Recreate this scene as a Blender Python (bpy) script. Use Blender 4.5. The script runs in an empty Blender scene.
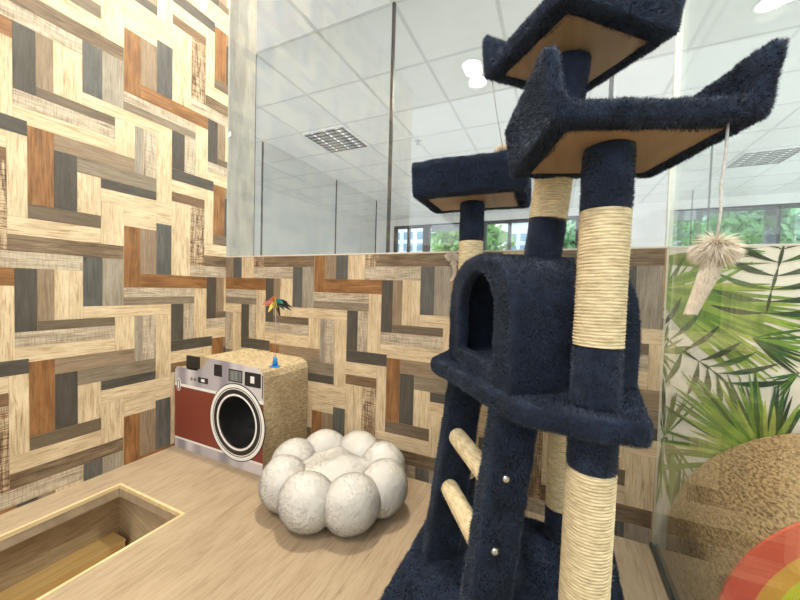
import bpy, bmesh, math, random
import numpy as np
from mathutils import Vector, Matrix
random.seed(7); rng = np.random.default_rng(7)
S = bpy.context.scene
COL = S.collection
PI = math.pi

# ------------------------------------------------------------------ materials
def mat(name, color, rough=.7, **kw):
    m = bpy.data.materials.new(name); m.use_nodes = True
    b = m.node_tree.nodes['Principled BSDF']
    b.inputs['Base Color'].default_value = (*color, 1); b.inputs['Roughness'].default_value = rough
    for k, v in kw.items():
        b.inputs[k.replace('_', ' ')].default_value = v
    return m
def nodes(m): return m.node_tree.nodes, m.node_tree.links, m.node_tree.nodes['Principled BSDF']
def noise_col(m, c1, c2, scale=(1, 1, 1), nscale=5, detail=4, coord='Object', lo=.35, hi=.65, bump=0, dist=.002, rough=.6, distort=0):
    N, L, b = nodes(m)
    tc = N.new('ShaderNodeTexCoord'); mp = N.new('ShaderNodeMapping'); mp.inputs['Scale'].default_value = scale
    nz = N.new('ShaderNodeTexNoise'); nz.inputs['Scale'].default_value = nscale; nz.inputs['Detail'].default_value = detail
    nz.inputs['Roughness'].default_value = rough; nz.inputs['Distortion'].default_value = distort
    cr = N.new('ShaderNodeValToRGB'); cr.color_ramp.elements[0].position = lo; cr.color_ramp.elements[1].position = hi
    cr.color_ramp.elements[0].color = (*c1, 1); cr.color_ramp.elements[1].color = (*c2, 1)
    L.new(tc.outputs[coord], mp.inputs[0]); L.new(mp.outputs[0], nz.inputs['Vector']); L.new(nz.outputs['Fac'], cr.inputs[0])
    L.new(cr.outputs[0], b.inputs['Base Color'])
    if bump:
        bp = N.new('ShaderNodeBump'); bp.inputs['Strength'].default_value = bump; bp.inputs['Distance'].default_value = dist
        L.new(nz.outputs['Fac'], bp.inputs['Height']); L.new(bp.outputs[0], b.inputs['Normal'])
    return m
def srgb(r, g, b):
    f = lambda c: (c/255/12.92) if c/255 <= .04045 else ((c/255+.055)/1.055)**2.4
    return (f(r), f(g), f(b))

def plank_mat(name, light, dark, lo=.3, hi=.62, streak=1.0, blotch=None, scratch=.55, saw=0.0, sc=1.0):
    """printed wood: grain along UV.x, growth streaks, worn blotches, fine dark scratches, saw marks across"""
    m = mat(name, light, .55)
    N, L, b = nodes(m)
    tc = N.new('ShaderNodeTexCoord')
    def nz(scale, det, ro, di=0.0):
        mp = N.new('ShaderNodeMapping'); mp.inputs['Scale'].default_value = scale
        n = N.new('ShaderNodeTexNoise'); n.inputs['Scale'].default_value = 1; n.inputs['Detail'].default_value = det; n.inputs['Roughness'].default_value = ro; n.inputs['Distortion'].default_value = di
        L.new(tc.outputs['UV'], mp.inputs[0]); L.new(mp.outputs[0], n.inputs['Vector']); return n.outputs['Fac']
    def ramp(src, p0, c0, p1, c1):
        r = N.new('ShaderNodeValToRGB'); e = r.color_ramp.elements
        e[0].position = p0; e[0].color = (*c0, 1); e[1].position = p1; e[1].color = (*c1, 1)
        L.new(src, r.inputs[0]); return r.outputs[0]
    def mul(a_, b_, f):
        mx = N.new('ShaderNodeMix'); mx.data_type = 'RGBA'; mx.blend_type = 'MULTIPLY'; mx.inputs['Factor'].default_value = f
        L.new(a_, mx.inputs[6]); L.new(b_, mx.inputs[7]); return mx.outputs[2]
    c = ramp(nz((9*sc, 120*sc, 1), 7, .7, 1.1), lo, dark, hi, light)
    c = mul(c, ramp(nz((11, 26, 1), 5, .5), .3, blotch or (.76, .73, .68), .7, (1, 1, 1)), streak)
    c = mul(c, ramp(nz((16*sc, 430*sc, 1), 3, .6, .4), .36, (.45, .34, .24), .46, (1, 1, 1)), scratch)
    if saw: c = mul(c, ramp(nz((330, 22, 1), 3, .6), .42, (.40, .26, .16), .50, (1, 1, 1)), saw)
    L.new(c, b.inputs['Base Color'])
    return m

PL = {}
PL['cream'] = plank_mat('wood_cream', srgb(228, 209, 178), srgb(180, 150, 114), .30, .52, scratch=.6)
PL['wash'] = plank_mat('wood_whitewash', srgb(211, 200, 181), srgb(142, 126, 109), .3, .56, saw=.35)
PL['grain'] = plank_mat('wood_rough_sawn', srgb(218, 200, 172), srgb(104, 78, 54), .40, .56, blotch=(.66, .58, .5), saw=.95)
PL['tan'] = plank_mat('wood_tan', srgb(163, 143, 120), srgb(127, 109, 90), scratch=.35)
PL['gtan'] = plank_mat('wood_grey_tan', srgb(156, 142, 124), srgb(111, 100, 86), scratch=.4)
PL['gbrown'] = plank_mat('wood_grey_brown', srgb(125, 110, 93), srgb(95, 82, 68), scratch=.3)
PL['brown'] = plank_mat('wood_brown', srgb(147, 128, 104), srgb(77, 62, 49), .32, .6, blotch=(.62, .54, .47), scratch=.5)
PL['obrown'] = plank_mat('wood_orange_brown', srgb(138, 110, 83), srgb(97, 77, 58), scratch=.4)
PL['orange'] = plank_mat('wood_orange', srgb(168, 122, 76), srgb(116, 80, 48), .3, .6, blotch=(.62, .54, .46), scratch=.55, sc=.8)
PL['dark'] = plank_mat('wood_dark_grey', srgb(89, 85, 79), srgb(66, 62, 58), scratch=.3)
PL['slate'] = plank_mat('wood_slate', srgb(106, 105, 103), srgb(72, 72, 73), scratch=.35)
PL['lgrey'] = plank_mat('wood_light_grey', srgb(177, 168, 155), srgb(131, 122, 111), scratch=.4)
PK = list(PL)

M = {}
M['floor'] = plank_mat('laminate_oak', srgb(178, 159, 135), srgb(142, 122, 99), .26, .5, streak=.7, blotch=(.84, .8, .75), scratch=.35)
M['edge'] = noise_col(mat('edge_band', (1, 1, 1), .5), srgb(214, 186, 140), srgb(232, 208, 164), (40, 4, 40), 2)
M['pine'] = noise_col(mat('pine', (1, 1, 1), .5), srgb(234, 190, 116), srgb(244, 208, 142), (60, 3, 60), 2)
M['white_wall'] = noise_col(mat('white_paint', (1, 1, 1), .8), (.74, .74, .72), (.79, .79, .78), (1, 1, 1), 3)
M['concrete'] = noise_col(mat('concrete_paper', (1, 1, 1), .7), srgb(150, 149, 144), srgb(182, 180, 174), (6, 6, 1.5), 4, 6)
M['ceil_tile'] = noise_col(mat('ceiling_tile', (1, 1, 1), .9), (.85, .865, .865), (.89, .90, .90), (1, 1, 1), 9)
M['tbar'] = noise_col(mat('tbar', (1, 1, 1), .5), (.66, .68, .68), (.72, .73, .73), (1, 1, 1), 9)
M['black'] = noise_col(mat('black_seal', (1, 1, 1), .5), (.012, .012, .012), (.02, .02, .02), (1, 1, 1), 30)
M['frame'] = noise_col(mat('window_frame', (1, 1, 1), .4), (.02, .022, .025), (.032, .034, .038), (1, 1, 1), 30)
M['dark_floor'] = noise_col(mat('grey_floor', (1, 1, 1), .5), (.64, .63, .61), (.72, .71, .69), (1, 1, 1), 4)
M['channel'] = noise_col(mat('glass_channel', (1, 1, 1), .35), (.06, .08, .075), (.11, .13, .12), (1, 1, 1), 30)
M['silicone'] = noise_col(mat('white_silicone', (1, 1, 1), .4), (.72, .76, .74), (.8, .83, .81), (1, 1, 1), 30)
M['seal_white'] = noise_col(mat('cap_strip', (1, 1, 1), .5), (.66, .63, .58), (.74, .71, .66), (1, 1, 1), 20)
M['pit_panel'] = plank_mat('pit_laminate', srgb(206, 184, 150), srgb(170, 146, 114), streak=.6)

def glass_mat(name, tint, refl=1.0, ior=1.5):
    m = bpy.data.materials.new(name); m.use_nodes = True
    N, L = m.node_tree.nodes, m.node_tree.links
    N.remove(N['Principled BSDF'])
    t = N.new('ShaderNodeBsdfTransparent'); t.inputs[0].default_value = (*tint, 1)
    g = N.new('ShaderNodeBsdfGlossy'); g.inputs['Roughness'].default_value = .0; g.inputs['Color'].default_value = (refl, refl, refl, 1)
    lw = N.new('ShaderNodeLayerWeight'); lw.inputs['Blend'].default_value = .5
    pw = N.new('ShaderNodeMath'); pw.operation = 'POWER'; pw.inputs[1].default_value = 5
    ml = N.new('ShaderNodeMath'); ml.operation = 'MULTIPLY_ADD'; f0 = ((ior-1)/(ior+1))**2; ml.inputs[1].default_value = 1-f0; ml.inputs[2].default_value = f0
    L.new(lw.outputs['Facing'], pw.inputs[0]); L.new(pw.outputs[0], ml.inputs[0]); fr = ml
    mx = N.new('ShaderNodeMixShader')
    L.new(fr.outputs[0], mx.inputs[0]); L.new(t.outputs[0], mx.inputs[1]); L.new(g.outputs[0], mx.inputs[2])
    L.new(mx.outputs[0], N['Material Output'].inputs[0])
    return m
M['glass'] = glass_mat('clear_glass', (.985, .995, .99))
M['glass_side'] = glass_mat('green_tint_glass', (.945, .975, .957), 1.0, 1.55)
M['glass_far'] = glass_mat('far_glass', (.985, .993, .99), .3)

def emit(name, c, s):
    m = bpy.data.materials.new(name); m.use_nodes = True
    b = m.node_tree.nodes['Principled BSDF']; b.inputs['Base Color'].default_value = (*c, 1)
    b.inputs['Emission Color'].default_value = (*c, 1); b.inputs['Emission Strength'].default_value = s
    return m
M['lamp'] = emit('lamp_disc', (1, .97, .92), 9)
M['tube'] = emit('lamp_tube', (.95, .98, 1), .5)
M['louver'] = mat('louver_metal', (.16, .16, .17), .4, Metallic=.6)

# plush fabrics
def plush_mat(name, c1, c2, sheen, tint):
    m = mat(name, c1, .95, Sheen_Weight=sheen, Sheen_Roughness=.45)
    nodes(m)[2].inputs['Sheen Tint'].default_value = (*tint, 1)
    noise_col(m, c1, c2, (1, 1, 1), 38, 4, lo=.36, hi=.66)
    return m
M['navy'] = plush_mat('navy_plush', (.0045, .0105, .027), (.013, .027, .064), .26, (.45, .58, .85))
M['cream_plush'] = plush_mat('cream_plush', (.74, .72, .695), (.78, .76, .735), .15, (1, .98, .95))
M['sisal'] = noise_col(mat('sisal_rope', (1, 1, 1), .85), srgb(176, 160, 126), srgb(228, 214, 180), (60, 60, 420), 1, 5, bump=.5, dist=.0015, lo=.3, hi=.6)
M['board'] = noise_col(mat('perch_board', (1, 1, 1), .6), srgb(142, 114, 82), srgb(158, 128, 94), (20, 3, 20), 3)
M['bolt'] = mat('bolt_metal', (.55, .57, .6), .3, Metallic=1)
M['string'] = noise_col(mat('white_string', (1, 1, 1), .8), (.5, .5, .5), (.7, .7, .7), (1, 1, 1), 200)
M['feather'] = noise_col(mat('cream_feather', (1, 1, 1), .9), (.8, .71, .6), (.94, .88, .78), (1, 1, 1), 60)

# cardboard
def corrugated(name, c1, c2, scale, ns):
    m = mat(name, c1, .85)
    N, L, b = nodes(m)
    tc = N.new('ShaderNodeTexCoord'); mp = N.new('ShaderNodeMapping'); mp.inputs['Scale'].default_value = scale
    v = N.new('ShaderNodeTexNoise'); v.inputs['Scale'].default_value = ns; v.inputs['Detail'].default_value = 2.5; v.inputs['Distortion'].default_value = .6
    cr = N.new('ShaderNodeValToRGB'); cr.color_ramp.elements[0].position = .38; cr.color_ramp.elements[1].position = .6
    cr.color_ramp.elements[0].color = (*c2, 1); cr.color_ramp.elements[1].color = (*c1, 1)
    bp = N.new('ShaderNodeBump'); bp.inputs['Strength'].default_value = .7; bp.inputs['Distance'].default_value = .003
    L.new(tc.outputs['Object'], mp.inputs[0]); L.new(mp.outputs[0], v.inputs['Vector']); L.new(v.outputs['Fac'], cr.inputs[0])
    L.new(cr.outputs[0], b.inputs['Base Color']); L.new(v.outputs['Fac'], bp.inputs['Height']); L.new(bp.outputs[0], b.inputs['Normal'])
    return m
M['corr'] = corrugated('corrugated_card', srgb(198, 180, 146), srgb(150, 130, 98), (1, .35, 2.2), 230)
M['corr_dark'] = corrugated('corrugated_card_brown', srgb(178, 146, 108), srgb(116, 88, 60), (1, .45, 1), 240)
M['leather'] = noise_col(mat('printed_leatherette', (1, 1, 1), .55), srgb(118, 52, 38), srgb(136, 64, 48), (1, 1, 1), 260)
def metalprint(name):
    m = mat(name, (.6, .6, .6), .4)
    noise_col(m, srgb(150, 146, 158), srgb(212, 206, 214), (9, .1, .1), 1, 1, lo=.42, hi=.56)
    return m
M['silver'] = metalprint('printed_silver')
M['white_print'] = mat('white_print', (.85, .85, .86), .5)
M['black_print'] = noise_col(mat('black_print', (1, 1, 1), .45), (.012, .012, .014), (.02, .02, .022), (1, 1, 1), 40)
M['grey_print'] = noise_col(mat('grey_print', (1, 1, 1), .45), srgb(96, 100, 104), srgb(138, 142, 146), (20, 1, 1), 4)
M['blue_plastic'] = mat('blue_plastic', srgb(40, 130, 205), .35)

# ------------------------------------------------------------------ mesh helpers
def setp(o, label=None, cat=None, group=None, kind=None):
    if label: o['label'] = label
    if cat: o['category'] = cat
    if group: o['group'] = group
    if kind: o['kind'] = kind
    return o
def empty(name, loc, label, cat, group=None):
    o = bpy.data.objects.new(name, None); COL.objects.link(o); o.location = loc; o.empty_display_size = .05
    o['root'] = 0; del o['root']
    return setp(o, label, cat, group)
def root_loc(o):
    v = Vector((0, 0, 0))
    while o is not None: v += o.location; o = o.parent
    return v
def link(name, me, mats, parent=None, smooth=False):
    """mesh data in world coordinates -> object, shifted into the parent's frame"""
    if not isinstance(mats, (list, tuple)): mats = [mats]
    for m in mats: me.materials.append(m)
    if parent is not None: me.transform(Matrix.Translation(-root_loc(parent)))
    me.name = name
    o = bpy.data.objects.new(name, me); COL.objects.link(o)
    if parent is not None: o.parent = parent
    if smooth:
        for p in me.polygons: p.use_smooth = True
    return o
def bm2me(bm):
    bmesh.ops.recalc_face_normals(bm, faces=bm.faces)
    me = bpy.data.meshes.new('m'); bm.to_mesh(me); bm.free(); return me
def obj(name, bm, mats, parent=None, smooth=False): return link(name, bm2me(bm), mats, parent, smooth)
def anchor(o):
    """top-level mesh: move the origin to its base"""
    vs = [v.co for v in o.data.vertices]
    c = Vector(((min(v.x for v in vs)+max(v.x for v in vs))/2, (min(v.y for v in vs)+max(v.y for v in vs))/2, min(v.z for v in vs)))
    o.data.transform(Matrix.Translation(-c)); o.location = c; return o

def box(bm, x0, x1, y0, y1, z0, z1, mi=0, M4=None, bev=0, seg=2):
    vs = [bm.verts.new((x, y, z)) for z in (z0, z1) for x, y in ((x0, y0), (x1, y0), (x1, y1), (x0, y1))]
    if M4 is not None:
        for v in vs: v.co = M4 @ v.co
    F = [(0, 3, 2, 1), (4, 5, 6, 7), (0, 1, 5, 4), (1, 2, 6, 5), (2, 3, 7, 6), (3, 0, 4, 7)]
    fs = [bm.faces.new([vs[i] for i in f]) for f in F]
    for f in fs: f.material_index = mi
    if bev:
        es = list({e for f in fs for e in f.edges})
        r = bmesh.ops.bevel(bm, geom=es, offset=bev, segments=seg, affect='EDGES', profile=.5)
        for f in r['faces']: f.material_index = mi
    return fs
def prism(bm, pts, d, mi=0, M4=None, cap=True):
    """polygon (list of 3D points) extruded along vector d"""
    a = [Vector(p) for p in pts]; d = Vector(d)
    if M4 is not None:
        a2 = [M4 @ (p+d) for p in a]; a = [M4 @ p for p in a]
    else: a2 = [p+d for p in a]
    A = [bm.verts.new(p) for p in a]; B = [bm.verts.new(p) for p in a2]
    n = len(A); fs = []
    for i in range(n): fs.append(bm.faces.new((A[i], A[(i+1) % n], B[(i+1) % n], B[i])))
    if cap: fs += [bm.faces.new(A[::-1]), bm.faces.new(B)]
    for f in fs: f.material_index = mi
    return fs
def tube(bm, pts, r, seg=12, mi=0, cap=True):
    pts = [Vector(p) for p in pts]
    rs = r if isinstance(r, (list, tuple)) else [r]*len(pts)
    rings = []; u = None
    for i, p in enumerate(pts):
        d = (pts[min(i+1, len(pts)-1)]-pts[max(i-1, 0)]).normalized()
        if u is None: u = d.orthogonal().normalized()
        u = (u-d*u.dot(d)).normalized(); w = d.cross(u)
        rings.append([bm.verts.new(p+(u*math.cos(2*PI*k/seg)+w*math.sin(2*PI*k/seg))*rs[i]) for k in range(seg)])
    for a, b in zip(rings, rings[1:]):
        for k in range(seg):
            f = bm.faces.new((a[k], a[(k+1) % seg], b[(k+1) % seg], b[k])); f.material_index = mi; f.smooth = True
    if cap:
        f = bm.faces.new(rings[0][::-1]); f.material_index = mi
        f = bm.faces.new(rings[-1]); f.material_index = mi
def ball(bm, c, r, sub=3, mi=0, M4=None):
    sx, sy, sz = r if isinstance(r, (list, tuple)) else (r, r, r)
    mm = Matrix.Translation(c) @ (M4 or Matrix.Identity(4)) @ Matrix.Diagonal((sx, sy, sz, 1))
    res = bmesh.ops.create_icosphere(bm, subdivisions=sub, radius=1, matrix=mm)
    for v in res['verts']:
        for f in v.link_faces: f.smooth = True; f.material_index = mi

def struct(name, bm, mats, smooth=False):
    return setp(obj(name, bm, mats, None, smooth), kind='structure')

# sisal rope wound in a helix round an axis from a to b
def rope_wrap(a, b, R, pitch=.0044, seg=40, lump=.0003):
    a, b = Vector(a), Vector(b); ax = b-a; Ln = ax.length; ax.normalize(); u = ax.orthogonal().normalized(); w = ax.cross(u)
    turns = Ln/pitch; per = 5
    n = int(turns*per)+1
    V = []; F = []
    for i in range(n+1):
        for k in range(seg):
            th = 2*PI*k/seg
            z = Ln*i/n
            ph = (z/pitch - k/seg) % 1.0
            rr = R - .0022 + .0022*math.sqrt(max(0, 1-(2*ph-1)**2)) + random.uniform(-lump, lump)
            V.append(a+ax*z+(u*math.cos(th)+w*math.sin(th))*rr)
    for i in range(n):
        for k in range(seg):
            F.append((i*seg+k, i*seg+(k+1) % seg, (i+1)*seg+(k+1) % seg, (i+1)*seg+k))
    F.append(tuple(range(seg))[::-1]); F.append(tuple(n*seg+k for k in range(seg)))
    # stray fibres
    base = len(V)
    for _ in range(int(Ln*1500)):
        th = random.uniform(0, 2*PI); z = random.uniform(0, Ln); d = u*math.cos(th)+w*math.sin(th); tg = -u*math.sin(th)+w*math.cos(th)
        p = a+ax*z+d*(R-.0008); q = p+d*random.uniform(.001, .005)+tg*random.uniform(-.006, .006)+ax*random.uniform(-.004, .004)
        i = len(V); V += [p-ax*.0003, p+ax*.0003, q]; F.append((i, i+1, i+2))
    me = bpy.data.meshes.new('rope'); me.from_pydata([tuple(v) for v in V], [], F)
    for p in me.polygons: p.use_smooth = True
    return me

# plush: voxel-remeshed body, soft lumps, then thousands of short pile hairs on it
def solid(bm, voxel=.006, lump=.0035, lump_scale=.03, smooth_it=6, cutters=()):
    bmesh.ops.recalc_face_normals(bm, faces=bm.faces)
    me = bpy.data.meshes.new('t'); bm.to_mesh(me); bm.free()
    o = bpy.data.objects.new('t', me); COL.objects.link(o)
    tmp = []
    for cb in cutters:
        bmesh.ops.recalc_face_normals(cb, faces=cb.faces)
        cm = bpy.data.meshes.new('c'); cb.to_mesh(cm); cb.free(); co = bpy.data.objects.new('c', cm); COL.objects.link(co)
        md = o.modifiers.new('b', 'BOOLEAN'); md.operation = 'DIFFERENCE'; md.object = co; md.solver = 'EXACT'; tmp.append(co)
    md = o.modifiers.new('r', 'REMESH'); md.mode = 'VOXEL'; md.voxel_size = voxel; md.use_smooth_shade = True
    md = o.modifiers.new('s', 'SMOOTH'); md.iterations = smooth_it; md.factor = .5
    if lump:
        tx = bpy.data.textures.new('t', 'CLOUDS'); tx.noise_scale = lump_scale; tx.noise_depth = 2
        md = o.modifiers.new('d', 'DISPLACE'); md.texture = tx; md.strength = lump; md.mid_level = .5; md.texture_coords = 'LOCAL'
    dg = bpy.context.evaluated_depsgraph_get(); dg.update()
    me2 = bpy.data.meshes.new_from_object(o.evaluated_get(dg))
    for t in tmp+[o]:
        d = t.data; bpy.data.objects.remove(t); bpy.data.meshes.remove(d)
    return me2
def wob(P, f, seed):
    r = np.random.default_rng(seed); out = np.zeros_like(P)
    for i in range(5):
        k = r.normal(size=(3, 3))*f*(1+.6*i)/2; ph = r.uniform(0, 6.28, 3)
        out += np.sin(P@k.T+ph)/(1+.5*i)
    return out/2
def add_fur(me, density, length, width, nap=(0, 0, -.35), rnd=.35, clump=.5, freq=110, keep=None, soft=.45):
    me.calc_loop_triangles()
    nv = len(me.vertices); V = np.empty(nv*3); me.vertices.foreach_get('co', V); V = V.reshape(-1, 3)
    Nn = np.empty(nv*3); me.vertices.foreach_get('normal', Nn); Nn = Nn.reshape(-1, 3)
    T = np.empty(len(me.loop_triangles)*3, dtype=np.int32); me.loop_triangles.foreach_get('vertices', T); T = T.reshape(-1, 3)
    A = .5*np.linalg.norm(np.cross(V[T[:, 1]]-V[T[:, 0]], V[T[:, 2]]-V[T[:, 0]]), axis=1)
    n = int(A.sum()*density)
    idx = rng.choice(len(T), n, p=A/A.sum()); r1 = np.sqrt(rng.random(n)); r2 = rng.random(n)
    wts = np.stack([1-r1, r1*(1-r2), r1*r2], 1)[:, :, None]
    P = (V[T[idx]]*wts).sum(1); N3 = (Nn[T[idx]]*wts).sum(1); N3 /= np.linalg.norm(N3, axis=1)[:, None]+1e-9
    if keep is not None:
        k = keep(P); P, N3 = P[k], N3[k]; n = len(P)
    D = N3 + np.array(nap) + clump*wob(P, freq, 3) + rnd*rng.normal(size=(n, 3))
    D /= np.linalg.norm(D, axis=1)[:, None]
    below = (D*N3).sum(1) < .15; D[below] = D[below]+N3[below]*.5
    Ls = length*(.65+.7*rng.random(n))[:, None]
    side = np.cross(D, rng.normal(size=(n, 3))); side /= np.linalg.norm(side, axis=1)[:, None]+1e-9
    a = P-side*width/2-N3*.001; b = P+side*width/2-N3*.001; c = P+D*Ls
    HV = np.stack([a, b, c], 1).reshape(-1, 3)
    HN = np.repeat(N3*.8+D*soft, 3, axis=0); HN /= np.linalg.norm(HN, axis=1)[:, None]
    # join
    npoly = len(me.polygons)
    ls = np.empty(npoly, dtype=np.int32); me.polygons.foreach_get('loop_start', ls)
    lt = np.empty(npoly, dtype=np.int32); me.polygons.foreach_get('loop_total', lt)
    lv = np.empty(len(me.loops), dtype=np.int32); me.loops.foreach_get('vertex_index', lv)
    out = bpy.data.meshes.new('plush')
    AV = np.concatenate([V, HV]); out.vertices.add(len(AV)); out.vertices.foreach_set('co', AV.ravel())
    AL = np.concatenate([lv, nv+np.arange(n*3, dtype=np.int32)]); out.loops.add(len(AL)); out.loops.foreach_set('vertex_index', AL)
    out.polygons.add(npoly+n)
    out.polygons.foreach_set('loop_start', np.concatenate([ls, len(lv)+3*np.arange(n, dtype=np.int32)]))
    out.update(calc_edges=True)
    out.polygons.foreach_set('use_smooth', np.ones(npoly+n, dtype=bool))
    out.normals_split_custom_set_from_vertices(np.concatenate([Nn, HN]).tolist())
    bpy.data.meshes.remove(me)
    return out
def plush(name, bm, parent, mt='navy', voxel=.006, lump=.0035, lump_scale=.03, density=600000, length=.0034, width=.0009, nap=(0, 0, -.35), cutters=(), smooth_it=6, clump=.5, rnd=.35, keep=None):
    me = solid(bm, voxel, lump, lump_scale, smooth_it, cutters)
    me = add_fur(me, density, length, width, nap, rnd, clump, keep=keep, soft=.0 if mt == 'cream_plush' else .45)
    return link(name, me, M[mt], parent)

# ------------------------------------------------------------------ camera
f_px, yaw, pitch, roll = 339.43, .43327, .032136, -.027393
H = .6
cy, sy, cp, sp, cr_, sr = math.cos(yaw), math.sin(yaw), math.cos(pitch), math.sin(pitch), math.cos(roll), math.sin(roll)
fw = Vector((-sy*cp, cy*cp, -sp)); rt = Vector((cy, sy, 0)); dn = fw.cross(rt)
r2 = cr_*rt+sr*dn; d2 = -sr*rt+cr_*dn
cd = bpy.data.cameras.new('camera'); cam = bpy.data.objects.new('camera', cd); COL.objects.link(cam)
cd.sensor_width = 36; cd.lens = f_px/800*36; cd.clip_start = .02; cd.clip_end = 200
mw = Matrix.Identity(4)
for i in range(3): mw[i][0] = r2[i]; mw[i][1] = -d2[i]; mw[i][2] = -fw[i]
mw.translation = (0, 0, H); cam.matrix_world = mw; S.camera = cam

XL, YB, XP, WT = -1.262, .985, .233, .713     # left wall, back wall, side pane, partition top
ZC = 2.4; ZF = -1.0; YW = 8.0; XFL = -4.93; XFR = 6.0

# ------------------------------------------------------------------ patterned plank walls
TP, TQ = .537, .632
TILE = [('dark', .382, .425, .458, .628, 1), ('tan', .425, .460, .485, .628, 1), ('cream', .460, .492, .485, .628, 1), ('cream', .492, .524, .485, .628, 1),
 ('wash', .850, 1.061, .628, .672, 0), ('brown', .907, 1.165, .672, .715, 0), ('slate', .524, .572, .522, .672, 1), ('lgrey', .572, .628, .522, .672, 1),
 ('cream', .524, .780, .485, .522, 0), ('gbrown', .425, .605, .458, .485, 0), ('wash', .382, .605, .418, .458, 0), ('cream', .382, .605, .375, .418, 0),
 ('cream', .605, .661, .375, .485, 1), ('lgrey', .661, .685, .330, .485, 1), ('wash', .685, .728, .330, .485, 1), ('cream', .728, .780, .255, .485, 1),
 ('tan', .460, .661, .330, .375, 0), ('gtan', .511, .728, .285, .330, 0), ('dark', .568, .728, .255, .285, 0), ('dark', .460, .511, .169, .330, 1),
 ('cream', .511, .568, .169, .285, 1), ('orange', .408, .460, .169, .375, 1), ('gbrown', .408, .568, .130, .169, 0), ('cream', .370, .568, .083, .130, 0),
 ('cream', .370, .408, .130, .345, 1), ('dark', .780, .945, .345, .385, 0), ('cream', .780, .907, .301, .345, 0), ('obrown', .780, .907, .267, .301, 0),
 ('cream', .780, .815, -.004, .267, 1), ('cream', .815, .850, -.004, .267, 1), ('grain', .850, .907, .040, .267, 1), ('cream', .568, .780, .213, .255, 0),
 ('cream', .728, .780, .177, .213, 0), ('cream', .630, .728, .150, .213, 0), ('cream', .568, .630, .083, .213, 1), ('orange', .630, .677, -.051, .150, 1),
 ('tan', .677, .728, -.004, .150, 1), ('slate', .728, .780, -.004, .177, 1), ('orange', .677, .919, .581, .628, 0), ('wash', .628, .868, .549, .581, 0),
 ('gtan', .628, .868, .522, .549, 0), ('cream', .868, .919, .385, .581, 1), ('wash', .826, .868, .385, .522, 1), ('dark', .780, .826, .385, .522, 1)]
def plank_faces(bm, u0, u1, v0, v1, place, us=1.0, vs=1.0, ua=0, va=0, gap=.0003):
    """tile the planks over [u0,u1]x[v0,v1] wall metres; place(u, v, lift) -> 3D. pattern = (wall-a)/scale"""
    uv = bm.loops.layers.uv.verify()
    P0, P1 = int((u0-ua)/us//TP)-2, int((u1-ua)/us//TP)+2
    Q0, Q1 = int((v0-va)/vs//TQ)-2, int((v1-va)/vs//TQ)+2
    n = 0
    for i in range(P0, P1+1):
        for j in range(Q0, Q1+1):
            for k, (m, a, b, c, d, vert) in enumerate(TILE):
                A, B, C_, D_ = (a+i*TP)*us+ua, (b+i*TP)*us+ua, (c+j*TQ)*vs+va, (d+j*TQ)*vs+va
                A, B, C_, D_ = max(A+gap, u0), min(B-gap, u1), max(C_+gap, v0), min(D_-gap, v1)
                if B-A < .001 or D_-C_ < .001: continue
                lift = .0006+.00001*k
                vv = [bm.verts.new(place(*q, lift)) for q in ((A, C_), (B, C_), (B, D_), (A, D_))]
                f = bm.faces.new(vv); f.material_index = 1+PK.index(m)
                off = random.uniform(0, 50), random.uniform(0, 50)
                for lp, (x, y) in zip(f.loops, ((A, C_), (B, C_), (B, D_), (A, D_))):
                    lp[uv].uv = ((y if vert else x)+off[0], (x if vert else y)+off[1])
joint = noise_col(mat('plank_joint', (1, 1, 1), .8), srgb(170, 144, 110), srgb(186, 158, 122), (1, 1, 1), 20)
PM = [joint]+[PL[k] for k in PK]
def wall_obj(name, bm):
    me = bpy.data.meshes.new(name); bm.to_mesh(me); bm.free()
    return setp(link(name, me, PM), kind='structure')
bm = bmesh.new(); box(bm, XL-.10, XL, -.9, YB, ZF, ZC)
sl = .978
plank_faces(bm, -.9, YB, -.62, ZC, lambda u, v, l: (XL+l, u, v), sl, sl, 0, H*(1-sl))
wall_obj('wall_left', bm)
bm = bmesh.new(); box(bm, XL-.10, XP-.004, YB, YB+.07, ZF, WT)
plank_faces(bm, XL, XP-.004, -.62, WT-.002, lambda u, v, l: (u, YB-l, v), .955, 1.0, -.5-.405*.955, 0)
wall_obj('wall_back', bm)

# white cap strip on the partition, under the glass
bm = bmesh.new(); box(bm, XL, 1.4, YB-.001, YB+.071, WT, WT+.004); struct('trim_1', bm, M['seal_white'])

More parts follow.
